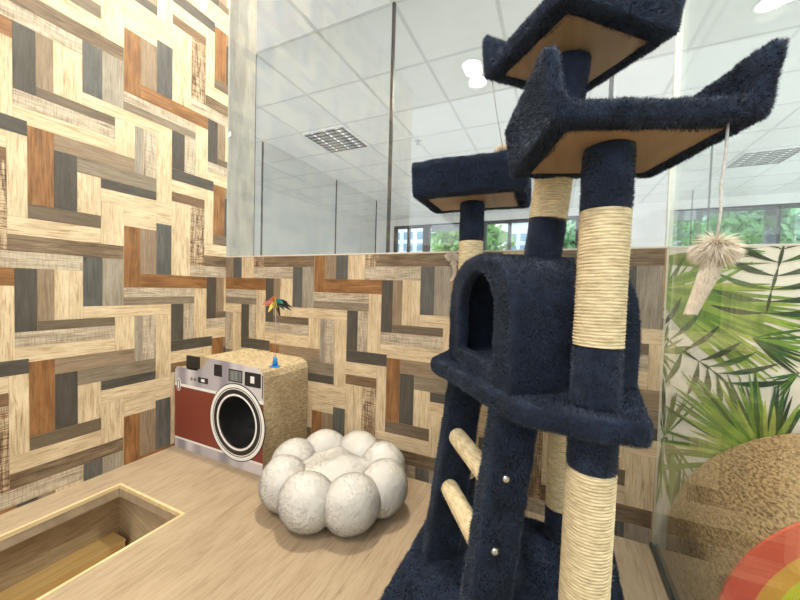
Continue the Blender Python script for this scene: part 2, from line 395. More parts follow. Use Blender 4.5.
# palm wallpaper on the back wall of the next booth
PALMG = [mat('palm_light', srgb(150, 176, 74), .6), mat('palm_mid', srgb(108, 146, 52), .6), mat('palm_dark', srgb(58, 98, 44), .6), mat('palm_deep', srgb(40, 68, 40), .6), mat('palm_yellow', srgb(178, 190, 92), .6), mat('palm_olive', srgb(120, 136, 70), .6)]
for i, m in enumerate(PALMG):
    c = np.array(m.node_tree.nodes['Principled BSDF'].inputs['Base Color'].default_value[:3])
    noise_col(m, tuple(c*.68), tuple(np.minimum(c*1.2, 1)), (1, 1, 1), 24, 5)
M['palm_paper'] = noise_col(mat('palm_paper', (1, 1, 1), .7), srgb(238, 231, 220), srgb(247, 241, 232), (1, 1, 1), 6)
bm = bmesh.new(); box(bm, XP-.004, 1.4, YB, YB+.07, ZF, WT)
lift = [.0005]
def leaf(p, q, w, mi, bend=0.0, tipw=.0):
    """one printed leaflet on the wall from p to q (wall x,z)"""
    lift[0] += .000004
    p, q = Vector(p), Vector(q); d = q-p; Ln = d.length; d.normalize(); s = Vector((-d.y, d.x)); n = 9
    Lp, Rp = [], []
    for i in range(n+1):
        t = i/n; ww = w*(math.sin(PI*min(1, t*.92+.06))**.75)*(1 if t < .5 else 1-.25*(t-.5))*min(1, .3+1.7*t)
        c = p+d*Ln*t+s*bend*Ln*math.sin(PI*t)*.5
        Lp.append(c+s*ww/2); Rp.append(c-s*ww/2)
    def vert(c): return bm.verts.new((min(max(c.x, XP), 1.4), YB-lift[0], min(c.y, WT-.001)))
    Lv = [vert(c) for c in Lp]; Rv = [vert(c) for c in Rp]
    for i in range(n):
        f = bm.faces.new((Lv[i], Rv[i], Rv[i+1], Lv[i+1])); f.material_index = mi
def wallpt(px, py):
    # wall coordinates of the printed motif, measured on the wall's own plane
    d = r2*(px-400)+d2*(py-300)+fw*f_px
    t = YB/d.y; return Vector((d.x*t, H+d.z*t))
def frond(rib, lefts, rights, w, mi, n):
    rib = [wallpt(*r) for r in rib]
    def at(t):
        k = t*(len(rib)-1); i = min(int(k), len(rib)-2); return rib[i].lerp(rib[i+1], k-i)
    for i in range(n):
        t = i/(n-1)*.97
        for (a, b, flip) in ((lefts[0], lefts[1], 1), (rights[0], rights[1], -1)):
            ang, ln = a[0]+(b[0]-a[0])*t, a[1]+(b[1]-a[1])*t
            p = at(t); q = p+Vector((math.cos(math.radians(ang)), math.sin(math.radians(ang))))*ln*random.uniform(.88, 1.1)
            leaf(p, q, w*random.uniform(.85, 1.15), mi if random.random() < .75 else mi-1 if mi > 3 else mi, .12*flip)
    for a, b in zip(rib, rib[1:]): leaf(a-(b-a)*.08, b+(b-a)*.05, .006, 4)
# back layer: big light fan spreading right from about the pane edge
def fan(c, tips, w, cols):
    c = wallpt(*c)
    for i, t in enumerate(tips):
        for q in range(3):
            tt = (t[0]+random.uniform(-9, 9), t[1]+random.uniform(-9, 9)) if q else t
            leaf(c, wallpt(*tt), w*random.uniform(.32, .6), cols[(i if q < 2 else i+1) % len(cols)], random.uniform(-.06, .06))
fan((640, 262), [(735, 252), (762, 256), (770, 263)], .020, [6, 1, 2])
fan((655, 312), [(668, 252), (690, 262), (702, 262), (720, 276), (745, 268), (690, 275)], .018, [6, 2, 3, 2, 6, 2])
fan((648, 288), [(735, 268), (770, 284), (795, 290), (812, 312), (815, 330), (800, 352), (786, 366), (770, 384), (752, 372), (742, 380), (728, 352), (800, 300), (812, 322), (790, 348), (778, 372), (760, 352), (745, 350), (820, 345), (760, 330)], .026, [1, 2, 5, 1, 2, 1, 5, 1, 2, 1, 6, 2, 1, 2, 1, 5, 1, 2])
fan((700, 250), [(738, 262), (752, 250), (764, 251)], .014, [3, 2, 3])
fan((752, 338), [(812, 336), (815, 350), (800, 374), (820, 362)], .013, [3, 2, 3, 4])
fan((800, 372), [(770, 382), (778, 392), (775, 402)], .010, [3, 3, 2])
frond([(766, 313), (771, 292), (778, 268), (784, 244), (788, 225)], ((172, .10), (128, .10)), ((8, .10), (48, .10)), .012, 4, 8)
frond([(657, 330), (675, 346), (700, 362), (712, 370), (728, 384)], ((232, .10), (285, .085)), ((62, .09), (8, .10)), .012, 4, 7)
fan((658, 352), [(668, 388), (658, 400), (672, 372), (690, 350), (684, 338), (664, 330)], .012, [3, 4, 3, 6, 6, 6])
fan((664, 436), [(662, 384), (672, 396), (680, 405), (690, 398), (668, 440), (676, 470), (688, 480), (662, 500)], .013, [4, 3, 6, 3, 6, 3, 3, 2])
fan((676, 520), [(664, 440), (672, 452), (690, 480), (662, 470), (684, 462)], .014, [3, 2, 3, 2, 6])
fan((765, 462), [(683, 374), (674, 392), (662, 408), (655, 428), (660, 450), (694, 373), (720, 375), (739, 377), (756, 376), (775, 386), (792, 396), (805, 405), (700, 400), (712, 390), (670, 440), (690, 430), (680, 415), (732, 400), (765, 400), (655, 470)], .020, [2, 2, 3, 2, 6, 2, 3, 3, 2, 3, 4, 3, 1, 1, 2, 5, 1, 1, 5, 2])
me = bpy.data.meshes.new('wall_booth'); bm.to_mesh(me); bm.free()
setp(link('wall_right', me, [M['palm_paper']]+PALMG), kind='structure')

# ------------------------------------------------------------------ platform floor with its stair opening
HX0, HX1, HY1 = -1.15, -.864, .551
def floor_quadgrid(bm, x0, x1, y0, y1, z0, z1):
    fs = box(bm, x0, x1, y0, y1, z0, z1)
bm = bmesh.new()
box(bm, XL, HX0-.007, -.6, YB, -.035, 0); box(bm, HX1+.007, 1.4, -.6, YB, -.035, 0); box(bm, HX0-.007, HX1+.007, HY1+.007, YB, -.035, 0)
e = .0055
box(bm, HX0-.0068, HX0-.001, -.6, HY1+e, -.035, -.0102); box(bm, HX1+.001, HX1+.0068, -.6, HY1+e, -.035, -.0102); box(bm, HX0-.001, HX1+.001, HY1+.001, HY1+.0068, -.035, -.0102)
uv = bm.loops.layers.uv.verify()
for f in bm.faces:
    for lp in f.loops: lp[uv].uv = (lp.vert.co.y*.8+(lp.vert.co.z*.3), lp.vert.co.x*.8)
me = bpy.data.meshes.new('floor'); bm.to_mesh(me); bm.free(); setp(link('floor', me, M['floor']), kind='structure')
bm = bmesh.new(); e = .007
box(bm, HX0-e, HX0, -.6, HY1+e, -.010, .0006); box(bm, HX1, HX1+e, -.6, HY1+e, -.010, .0006); box(bm, HX0, HX1, HY1, HY1+e, -.010, .0006)
struct('trim_2', bm, M['edge'])
bm = bmesh.new()                                           # cabinet below the opening
box(bm, XL, XL+.008, -.6, .60, -.9, -.036); box(bm, XL, -.70, .60, .62, -.9, -.036); box(bm, -.72, -.70, -.6, .62, -.9, -.036)
uv = bm.loops.layers.uv.verify()
for f in bm.faces:
    for lp in f.loops: lp[uv].uv = (lp.vert.co.y+.3*lp.vert.co.x, lp.vert.co.z+lp.vert.co.x*.3)
me = bpy.data.meshes.new('pit'); bm.to_mesh(me); bm.free(); setp(link('wall_front', me, M['pit_panel']), kind='structure')
bm = bmesh.new(); box(bm, XL+.008, -1.19, -.6, .585, -.9, -.205); box(bm, XL+.008, -1.186, -.6, .585, -.205, -.198); struct('trim_3', bm, M['pine'])
bm = bmesh.new(); box(bm, XFL-.1, XFR, -4, YW+.2, ZF-.05, ZF); struct('floor_lower', bm, M['dark_floor'])

# ------------------------------------------------------------------ glass
bm = bmesh.new(); box(bm, XL+.002, XP-.006, YB+.004, YB+.012, WT+.004, ZC); struct('window_1', bm, M['glass'])
bm = bmesh.new(); box(bm, XP+.006, 1.4, YB+.004, YB+.012, WT+.004, ZC); struct('window_2', bm, M['glass'])
bm = bmesh.new(); box(bm, XP-.004, XP+.004, -.5, YB-.001, .001, ZC); struct('window_3', bm, M['glass_side'])
bm = bmesh.new(); box(bm, XP-.0075, XP-.0045, -.5, YB-.001, .0, .009); box(bm, XP+.0045, XP+.0075, -.5, YB-.001, 0, .009); box(bm, XP-.0075, XP+.0075, -.5, YB-.001, -.004, .0009); struct('trim_4', bm, M['channel'])
bm = bmesh.new(); box(bm, XP-.006, XP+.006, YB+.003, YB+.014, WT+.004, ZC); struct('trim_5', bm, M['silicone'])

# pillar of grey concrete-look paper beyond the glass
bm = bmesh.new(); box(bm, XL-.4, XL, YB+.07, 1.125, ZF, ZC); box(bm, XL-.4, XL, YB, YB+.07, WT, ZC); struct('wall_pillar', bm, M['concrete'])

# glass rooms across the corridor: panes with black seals
bm = bmesh.new(); box(bm, -2.2, .2, 1.951, 1.959, ZF, ZC); struct('window_4', bm, M['glass_far'])
bm = bmesh.new(); box(bm, -3.434, -3.426, 3.18, 6.14, ZF, ZC); struct('window_5', bm, M['glass_far'])
for i, (x, y) in enumerate([(-2.205, 1.955), (-1.0, 1.955), (.2, 1.955), (-3.43, 3.18), (-3.43, 4.755), (-3.43, 6.14), (1.54, 5.05), (2.0, 7.28)]):
    r = .009 if y < 2 else .008
    bm = bmesh.new(); box(bm, x-r, x+r, y-r, y+r, ZF, ZC); struct('trim_%d' % (6+i), bm, M['black'])

# ------------------------------------------------------------------ ceiling, big room
bm = bmesh.new(); box(bm, XFL-.1, XFR, -1.2, YW+.2, ZC, ZC+.05, 0)
k = -7
while -1.005+.6*k < XFR:
    x = -1.005+.6*k
    if x > XFL: box(bm, x-.0125, x+.0125, -1.2, YW, ZC-.003, ZC+.001, 1)
    k += 1
y = 1.955-.6*5
while y < YW: box(bm, XFL, XFR, y-.0125, y+.0125, ZC-.0025, ZC+.001, 1); y += .6
struct('ceiling', bm, [M['ceil_tile'], M['tbar']])
bm = bmesh.new(); box(bm, XFL-.1, XFL, 1.125, YW+.2, ZF, ZC); struct('wall_far_left', bm, M['white_wall'])
bm = bmesh.new(); box(bm, 1.4, 1.46, -.96, YB+.07, ZF, ZC); struct('wall_light_block_right', bm, M['white_wall'])  # unseen wall, added to block fill light coming from the right
bm = bmesh.new(); box(bm, XL-.1, 1.4, -.96, -.9, -.036, 1.0); struct('wall_light_block_front', bm, M['white_wall'])  # unseen half-height wall behind the camera, added to cut the fill light
W1, W2, WZ0, WZ1 = (-3.94, .9), (1.85, 5.7), 1.25, 2.235
bm = bmesh.new()
box(bm, XFL, XFR, YW, YW+.2, ZF, WZ0); box(bm, XFL, XFR, YW, YW+.2, WZ1, ZC)
box(bm, XFL, W1[0], YW, YW+.2, WZ0, WZ1); box(bm, W1[1], W2[0], YW, YW+.2, WZ0, WZ1); box(bm, W2[1], XFR, YW, YW+.2, WZ0, WZ1)
struct('wall_far', bm, M['white_wall'])
def ribbon(n, x0, x1, mull, head):
    w = struct('window_%d' % n, (lambda b: (box(b, x0, x1, YW+.08, YW+.088, WZ0, WZ1), b)[1])(bmesh.new()), M['glass_far'])
    b = bmesh.new()
    box(b, x0, x1, YW+.03, YW+.12, WZ1-.07, WZ1); box(b, x0, x1, YW+.03, YW+.12, WZ0, WZ0+.06)
    for (m0, m1) in mull: box(b, m0, m1, YW+.03, YW+.12, WZ0, WZ1)
    obj('window_frame', b, M['frame'], w)
    if head:
        b = bmesh.new()
        for (m0, m1) in head: box(b, m0, m1, YW+.02, YW+.03, WZ1-.2, WZ1-.03)
        obj('roller_blind', b, noise_col(mat('blind', (1, 1, 1), .8), (.36, .4, .44), (.42, .46, .5), (1, 1, 1), 9), w)
ribbon(6, *W1, [(-3.94, -3.86), (-3.56, -3.5), (-3.13, -2.95), (-1.62, -1.55), (-1.07, -1.0), (.3, .38), (.84, .9)], [(-2.9, -1.65)])
ribbon(7, *W2, [(1.85, 1.88), (2.27, 2.36), (3.24, 3.42), (4.6, 4.7)], [(1.88, 2.27)])

# recessed downlights and louvred troffers
def downlight(x, y, label):
    t = empty('downlight', (x, y, ZC), label, 'ceiling light', 'round downlights in the tiled ceiling')
    b = bmesh.new(); b2 = bmesh.new()
    n = 32
    for r0, r1, z0, z1, bb in ((.088, .066, ZC-.006, ZC-.004, b),):
        ra = [bb.verts.new((x+r0*math.cos(2*PI*i/n), y+r0*math.sin(2*PI*i/n), ZC)) for i in range(n)]
        rb = [bb.verts.new((x+(r0-.006)*math.cos(2*PI*i/n), y+(r0-.006)*math.sin(2*PI*i/n), z0)) for i in range(n)]
        rc = [bb.verts.new((x+r1*math.cos(2*PI*i/n), y+r1*math.sin(2*PI*i/n), z1)) for i in range(n)]
        for i in range(n):
            j = (i+1) % n; bb.faces.new((ra[i], ra[j], rb[j], rb[i])); bb.faces.new((rb[i], rb[j], rc[j], rc[i]))
    obj('trim_ring', b, M['white_print'], t)
    prism(b2, [(x+.068*math.cos(2*PI*i/n), y+.068*math.sin(2*PI*i/n), ZC-.001) for i in range(n)], (0, 0, -.003))
    obj('diffuser', b2, M['lamp'], t)
    return t
downlight(-.69, 2.81, 'lit round downlight in the ceiling tiles just left of the upper perch')
downlight(1.11, 2.85, 'lit round downlight in the ceiling at the upper right corner')
def troffer(x0, y0, label):
    t = empty('louvre_light', (x0+.3, y0+.3, ZC), label, 'ceiling light', 'louvred square ceiling lights')
    x1, y1 = x0+.6, y0+.6
    b = bmesh.new()
    for q in ((x0+.012, x0+.03, y0+.012, y1-.012), (x1-.03, x1-.012, y0+.012, y1-.012), (x0+.03, x1-.03, y0+.012, y0+.03), (x0+.03, x1-.03, y1-.03, y1-.012)): box(b, *q, ZC-.02, ZC-.003)
    obj('frame', b, M['white_print'], t)
    b = bmesh.new(); box(b, x0+.03, x1-.03, y0+.03, y1-.03, ZC-.003, ZC-.001); obj('back_plate', b, noise_col(mat('troffer_back', (1, 1, 1), .4), (.6, .6, .6), (.66, .66, .66), (1, 1, 1), 9), t)
    for i in range(3):
        b = bmesh.new(); x = x0+.13+.17*i; tube(b, [(x, y0+.04, ZC-.012), (x, y1-.04, ZC-.012)], .008, 10); obj('tube', b, M['tube'], t)
    b = bmesh.new()
    for i in range(5): x = x0+.045+.1275*i; box(b, x-.004, x+.004, y0+.03, y1-.03, ZC-.028, ZC-.022)
    for i in range(8): y = y0+.05+.0715*i; box(b, x0+.03, x1-.03, y-.006, y+.006, ZC-.030, ZC-.022)
    obj('louvre', b, M['louver'], t)
troffer(-2.205-.6, 3.155, 'square louvred light in the ceiling above the left partition glass')
troffer(1.995, 5.555, 'square louvred light in the ceiling at right, seen through the side glass')
# fire sprinkler
t = empty('sprinkler', (-1.593, 3.834, ZC), 'small white sprinkler rosette on the ceiling left of the perches', 'sprinkler')
b = bmesh.new(); prism(b, [(-1.593+.05*math.cos(2*PI*i/24), 3.834+.05*math.sin(2*PI*i/24), ZC-.001) for i in range(24)], (0, 0, -.008)); obj('rosette', b, M['tbar'], t)
b = bmesh.new(); tube(b, [(-1.593, 3.834, ZC-.008), (-1.593, 3.834, ZC-.05)], .012, 10); tube(b, [(-1.593, 3.834, ZC-.05), (-1.593, 3.834, ZC-.054)], .025, 12); obj('nozzle', b, M['bolt'], t)

# ------------------------------------------------------------------ outside the windows
bm = bmesh.new(); box(bm, -40, 40, YW+1, 60, -6.2, -6); struct('ground', bm, noise_col(mat('lawn', (1, 1, 1), .9), (.1, .16, .05), (.2, .25, .1), (1, 1, 1), 2))
LEAFM = [noise_col(mat('leaf_a', (1, 1, 1), .6), (.16, .36, .10), (.30, .52, .18), (1, 1, 1), 2), noise_col(mat('leaf_b', (1, 1, 1), .6), (.14, .34, .15), (.26, .5, .26), (1, 1, 1), 2)]
BARK = noise_col(mat('bark', (1, 1, 1), .9), (.12, .08, .05), (.2, .14, .1), (4, 4, 1), 4)
def tree(x, y, z0, zc, r, label, mi):
    t = empty('tree', (x, y, z0), label, 'tree', 'trees outside the windows')
    b = bmesh.new(); tube(b, [(x, y, z0), (x+.1, y, zc-r*.4), (x-.1, y, zc+r*.3)], [.22, .16, .05], 10)
    for a in range(5):
        tube(b, [(x, y, zc-r*.4), (x+r*.6*math.cos(a*1.26), y+r*.6*math.sin(a*1.26), zc+random.uniform(-.1, .4)*r)], [.08, .02], 6)
    obj('trunk', b, BARK, t)
    n = 3600
    C = rng.normal(size=(n, 3)); C /= np.linalg.norm(C, axis=1)[:, None]; C *= (rng.random(n)**.4)[:, None]*r*(1+.18*np.sin(C[:, :1]*7+C[:, 2:]*9))
    C += np.array([x, y, zc])
    U = rng.normal(size=(n, 3)); U /= np.linalg.norm(U, axis=1)[:, None]; Wv = np.cross(U, rng.normal(size=(n, 3))); Wv /= np.linalg.norm(Wv, axis=1)[:, None]
    s = (.10+.1*rng.random(n))[:, None]
    V = np.stack([C-U*s, C+Wv*s*.45, C+U*s, C-Wv*s*.45], 1).reshape(-1, 3)
    me = bpy.data.meshes.new('crown'); me.from_pydata(V.tolist(), [], np.arange(n*4).reshape(-1, 4).tolist())
    link('crown', me, LEAFM[mi], t)
tree(-3.2, 13, -6, 2.3, 1.5, 'green tree outside the far window, seen left of the rear sisal post', 0)
tree(.6, 13.5, -6, 2.2, 1.3, 'green tree outside the far window, seen behind the house post', 1)
tree(4.6, 12.5, -6, 2.2, 1.9, 'green tree outside the right window behind the hanging feather', 1)
tree(9.4, 14.5, -6, 2.3, 1.7, 'green tree outside the window at the right edge of the picture', 1)
def building(x0, x1, y, z1, label, nx):
    t = empty('apartment_building', ((x0+x1)/2, y, -6), label, 'building', 'buildings outside the windows')
    b = bmesh.new(); box(b, x0, x1, y, y+4, -6, z1); obj('wall', b, noise_col(mat('facade', (1, 1, 1), .8), (.50, .60, .70), (.62, .70, .78), (1, 1, 1), 2), t)
    gm = noise_col(mat('facade_glass', (1, 1, 1), .2), (.10, .22, .34), (.16, .3, .44), (1, 1, 1), 2)
    for i in range(nx):
        for k in range(6):
            x = x0+(i+.5)*(x1-x0)/nx; z = .4+k*.62
            if z > z1-.4: continue
            b = bmesh.new(); box(b, x-.26, x+.26, y-.03, y, z-.2, z+.2); obj('window', b, gm, t)
building(-10.2, -6.3, 17, 5.5, 'pale blue building outside the far left end of the window', 5)
building(-2.7, 1.6, 19, 5.5, 'pale blue building outside the window between the two rear posts', 6)
building(3.6, 7.6, 20, 5.5, 'pale blue building outside the right window beside the dark frame', 5)

# ------------------------------------------------------------------ cat tree
CT = empty('cat_tree', (-.075, .675, 0), 'tall navy plush cat tree with sisal posts, ladder, house and three perches', 'cat tree')
bm = bmesh.new(); box(bm, -.275, .135, .43, .905, .003, .036, bev=.01, seg=3)
plush('base', bm, CT, nap=(.2, -.5, 0), length=.0052, density=420000, clump=.9)
# middle platform
bm = bmesh.new()
out = [(-.252, .715), (-.25, .92), (.128, .92), (.13, .70), (.108, .482), (.06, .470), (-.03, .478), (-.055, .489), (-.15, .60)]
prism(bm, [(x, y, .419) for x, y in out], (0, 0, .031))
plush('platform', bm, CT, smooth_it=10, nap=(-.1, -.3, -.3))
def post(name_sections, R=.0335):
    main = None
    return main
def sleeve(a, b, R, parent):
    bm = bmesh.new(); tube(bm, [a, b], R, 28)
    return plush('plush_sleeve', bm, parent, voxel=.005, lump=.0018, lump_scale=.02, length=.003, density=500000, smooth_it=3, nap=(0, 0, -.8), clump=.25, rnd=.25)
def sisal_post(xy0, xy1, zr, sections, R=.031):
    """core tube = the part; rope wraps and plush sleeves are its pieces"""
    (z0, z1) = zr
    P = lambda z: Vector((xy0[0]+(xy1[0]-xy0[0])*(z-z0)/(z1-z0), xy0[1]+(xy1[1]-xy0[1])*(z-z0)/(z1-z0), z))
    bm = bmesh.new(); tube(bm, [P(z0), P(z1)], R-.006, 20)
    core = obj('post', bm, M['board'], CT)
    for kind, a, b in sections:
        if kind == 'r': link('sisal_wrap', rope_wrap(P(a), P(b), R), M['sisal'], core)
        else: sleeve(P(a), P(b), R-.001, core)
    return core
sisal_post((.047, .520), (.055, .533), (.036, .797), [('s', .036, .10), ('r', .10, .364), ('s', .362, .420), ('s', .448, .531), ('r', .531, .711), ('s', .709, .797)])
sisal_post((-.205, .870), (-.207, .874), (.036, .828), [('s', .036, .122), ('r', .122, .727), ('s', .725, .828)])
sisal_post((.024, .862), (.024, .862), (.036, .415), [('s', .036, .108), ('r', .108, .415)])
sisal_post((-.028, .662), (.006, .655), (.655, 1.0), [('s', .655, .731), ('r', .731, .865), ('s', .863, 1.0)], .0315)
# house: local frame on the chamfered corner
tx, ty = Vector((.572, -.820, 0)), Vector((.820, .572, 0))
HM = Matrix.Identity(4)
for i in range(3): HM[i][0] = tx[i]; HM[i][1] = ty[i]
HM.translation = (-.138, .628, .450)
def arch(hw, z0, zs, zt, n=20, y=0, p=2.0):
    pts = [(-hw, y, z0), (hw, y, z0)]
    for i in range(n+1):
        a = PI*i/n; c, s_ = math.cos(a), math.sin(a)
        pts.append((hw*math.copysign(abs(c)**(2/p), c), y, zs+(zt-zs)*abs(s_)**(2/p)))
    return pts
bm = bmesh.new(); prism(bm, arch(.142, 0, .110, .217, p=2.25), (0, .216, 0), M4=HM)
c1 = bmesh.new(); prism(c1, arch(.080, .030, .108, .188, y=-.03), (0, .06, 0), M4=HM)
c2 = bmesh.new(); prism(c2, arch(.124, .018, .105, .199, y=.020), (0, .176, 0), M4=HM)
plush('house', bm, CT, voxel=.005, lump=.003, cutters=(c1, c2), smooth_it=4, nap=(-.1, -.15, -.45))
# ladder
def rail_pt(z, w, t): return Vector((-.22+.04*(z-.03)/.39+.572*w+.82*t, .677+.028*(z-.03)/.39-.82*w+.572*t, z))
for w0 in (-.018, .182):
    bm = bmesh.new()
    q = [rail_pt(.034, w0+a, t) for a, t in ((0, -.02), (.036, -.02), (.036, .05), (0, .05))]
    q2 = [rail_pt(.428, w0+a, t) for a, t in ((0, -.02), (.036, -.02), (.036, .05), (0, .05))]
    A = [bm.verts.new(p) for p in q]; B = [bm.verts.new(p) for p in q2]
    for i in range(4): bm.faces.new((A[i], A[(i+1) % 4], B[(i+1) % 4], B[i]))
    bm.faces.new(A[::-1]); bm.faces.new(B)
    r = plush('ladder_rail', bm, CT, voxel=.005, lump=.002, smooth_it=3, length=.0038, nap=(-.2, -.1, -.7), clump=.3)
    if w0 > .1:
        for z in (.213, .322):
            c = rail_pt(z, w0+.036, .006); n_ = Vector((.572, -.82, 0))
            bm = bmesh.new(); tube(bm, [c-n_*.002, c+n_*.005, c+n_*.007], [.006, .006, .003], 16); setp(obj('bolt', bm, M['bolt'], r, False), 'shiny metal bolt head')
for z in (.190, .297):
    a, b = rail_pt(z, .010, .006), rail_pt(z, .192, .006)
    o = link('ladder_rung', rope_wrap(a, b, .0182, .0042, 24, .0004), M['sisal'], CT)
# perches: a plush tray with two raised sides over a bare board
def perch(c, hx, hy, rot, z0, lip, wing, wing_axis, wings=(1, -1), flare=.012):
    R = Matrix.Translation((c[0], c[1], z0)) @ Matrix.Rotation(rot, 4, 'Z')
    bm = bmesh.new()
    box(bm, -hx, hx, -hy, hy, .004, lip, M4=R)
    e = .031
    for q in ((-hx, hx, -hy, -hy+e), (-hx, hx, hy-e, hy), (-hx, -hx+e, -hy, hy), (hx-e, hx, -hy, hy)):      # wrapped edge under the board
        box(bm, *q, -.001, .012, M4=R)
    th = .024
    for s_ in wings:
        if wing_axis == 'x': base = [(s_*hx, -hy), (s_*(hx-th), -hy), (s_*(hx-th), hy), (s_*hx, hy)]; fl = (s_*flare, 0)
        else: base = [(-hx, s_*hy), (-hx, s_*(hy-th)), (hx, s_*(hy-th)), (hx, s_*hy)]; fl = (0, s_*flare)
        A = [bm.verts.new(R @ Vector((x, y, 0.0))) for x, y in base]; B = []
        for k_, (x, y) in enumerate(base):
            inn = k_ in (1, 2); d_ = .007 if inn else 0
            ox, oy = (s_*d_, 0) if wing_axis == 'x' else (0, s_*d_)
            B.append(bm.verts.new(R @ Vector((x+fl[0]+ox, y+fl[1]+oy, wing))))
        for i in range(4): bm.faces.new((A[i], A[(i+1) % 4], B[(i+1) % 4], B[i]))
        bm.faces.new(A[::-1]); bm.faces.new(B)
    def not_under(P):
        q = np.array(R.inverted())[:3, :3]@(P-np.array(R.translation)).T
        return ~((np.abs(q[0]) < hx-.033) & (np.abs(q[1]) < hy-.033) & (q[2] < .012))
    p = plush('perch', bm, CT, smooth_it=3, length=.0038, keep=not_under, nap=(-.1, -.1, -.25), clump=.7)
    bm = bmesh.new(); box(bm, -hx+.028, hx-.028, -hy+.028, hy-.028, -.0015, .010, M4=R); setp(obj('board', bm, M['board'], p), 'bare tan board under the perch')
    return p
perch((.060, .559), .115, .103, math.radians(19.5), .797, .024, .083, 'x')
perch((.006, .655), .108, .102, math.radians(43), 1.0, .026, .080, 'y')
perch((-.203, .872), .132, .098, math.radians(2), .828, .030, .078, 'y')

# hanging toys (tied to the tree: parts of it)
def strands(name, c, n, spread, length, width, mt, parent, droop=(0, 0, -.3), core=.01, gen=None):
    V, F = [], []
    for _ in range(n):
        if gen: p, d, ln = gen()
        else:
            d = Vector(rng.normal(size=3)); d.normalize(); p = Vector(c)+d*core*random.random(); ln = length*random.uniform(.6, 1.1)
        d = (d+Vector(droop)*.5).normalized(); s = d.orthogonal().normalized(); s = (Matrix.Rotation(random.uniform(0, 6.28), 3, d) @ s)*width/2
        m_ = p+d*ln*.55; d3 = (d+Vector(droop)).normalized(); q = m_+d3*ln*.45
        i = len(V); V += [tuple(p-s*.6), tuple(p+s*.6), tuple(m_+s), tuple(m_-s), tuple(q)]; F += [(i, i+1, i+2, i+3), (i+3, i+2, i+4)]
    me = bpy.data.meshes.new(name); me.from_pydata(V, [], F); return link(name, me, mt, parent, True)
def hang(pts, r=.0011):
    bm = bmesh.new(); tube(bm, pts, r, 8); return obj('string', bm, M['string'], CT, True)
# feather lure on the front perch
s1 = hang([(.167, .505, .800), (.1665, .506, .76), (.1645, .507, .73), (.1655, .507, .70), (.164, .508, .668)], .0015)
cx, cyy, cz = .163, .508, .657
def g_pom():
    d = Vector(rng.normal(size=3)); d.normalize(); d.z = d.z*.55-.1; return Vector((cx, cyy, cz))+d*.004, d.normalized(), random.uniform(.012, .027)
lure = strands('feather_pompom', None, 5000, 0, 0, .0009, M['feather'], s1, gen=g_pom, droop=(-.05, 0, -.55))
def g_tail():
    t = random.random()**1.5; p = Vector((cx-.003-.016*t, cyy, cz-.010-.060*t)); a = random.uniform(0, 6.28)
    d = Vector((math.cos(a)*.35*(1-.5*t)-.08, math.sin(a)*.35, -1)).normalized(); return p+Vector((math.cos(a), math.sin(a), 0))*.005, d, .020*(1-.55*t)
strands('feather_tail', None, 6000, 0, 0, .0009, M['feather'], s1, gen=g_tail, droop=(0, 0, -.2))
# pompom hanging from the top perch into the left perch
s2 = hang([(-.128, .668, 1.0), (-.126, .70, .97), (-.122, .75, .93), (-.12, .775, .915)], .0009)
c2_ = Vector((-.122, .795, .905))
def g_p2():
    d = Vector(rng.normal(size=3)); d.normalize(); return c2_+d*.010, d, random.uniform(.012, .02)
strands('pompom', None, 3500, 0, 0, .0009, M['feather'], s2, gen=g_p2, droop=(0, 0, -.15))
# feather under the left perch
s3 = hang([(-.283, .952, .828), (-.283, .953, .70)], .0009)
def g_p3():
    t = random.random(); a = random.uniform(0, 6.28); p = Vector((-.281+.012*math.sin(3*t), .953, .712-.075*t))
    w = .8 if t < .3 else .45
    d = Vector((math.cos(a)*w-.1, math.sin(a)*w*.3, -1 if t > .25 else -.2)).normalized(); return p, d, .024*(1.1-.6*t)
strands('feather_tail', None, 2400, 0, 0, .0009, M['feather'], s3, gen=g_p3, droop=(0, 0, -.2))

# ------------------------------------------------------------------ cream flower-shaped cat bed
BC = Vector((-.550, .790, 0))
BED = empty('cat_bed', BC, 'cream plush flower-shaped cat bed of eight puffs on the wooden floor', 'cat bed')
for i in range(8):
    a = math.radians(-87+45*i)
    c = BC+Vector((math.cos(a)*.147, math.sin(a)*.133, .068))
    bm = bmesh.new(); ball(bm, c, (.064, .074, .071), 3, M4=Matrix.Rotation(a, 4, 'Z') @ Matrix.Rotation(.12, 4, 'Y'))
    for v in bm.verts: v.co.z = max(v.co.z, .0045+.3*max(0, v.co.z-.004))
    plush('puff', bm, BED, 'cream_plush', voxel=.005, lump=.004, lump_scale=.04, length=.0022, density=520000, width=.0012, rnd=.3, clump=.1, nap=(0, 0, -.2), smooth_it=8)
bm = bmesh.new(); ball(bm, BC+Vector((0, 0, .055)), (.142, .128, .060), 4)
for v in bm.verts:
    v.co.z = max(v.co.z, .005)
    d = (v.co-BC); v.co.z += .012*math.sin(d.x*38+.6)*math.cos(d.y*30)*(1 if v.co.z > .03 else 0)
plush('cushion', bm, BED, 'cream_plush', voxel=.005, lump=.006, lump_scale=.05, length=.0022, density=520000, width=.0012, rnd=.3, clump=.1)

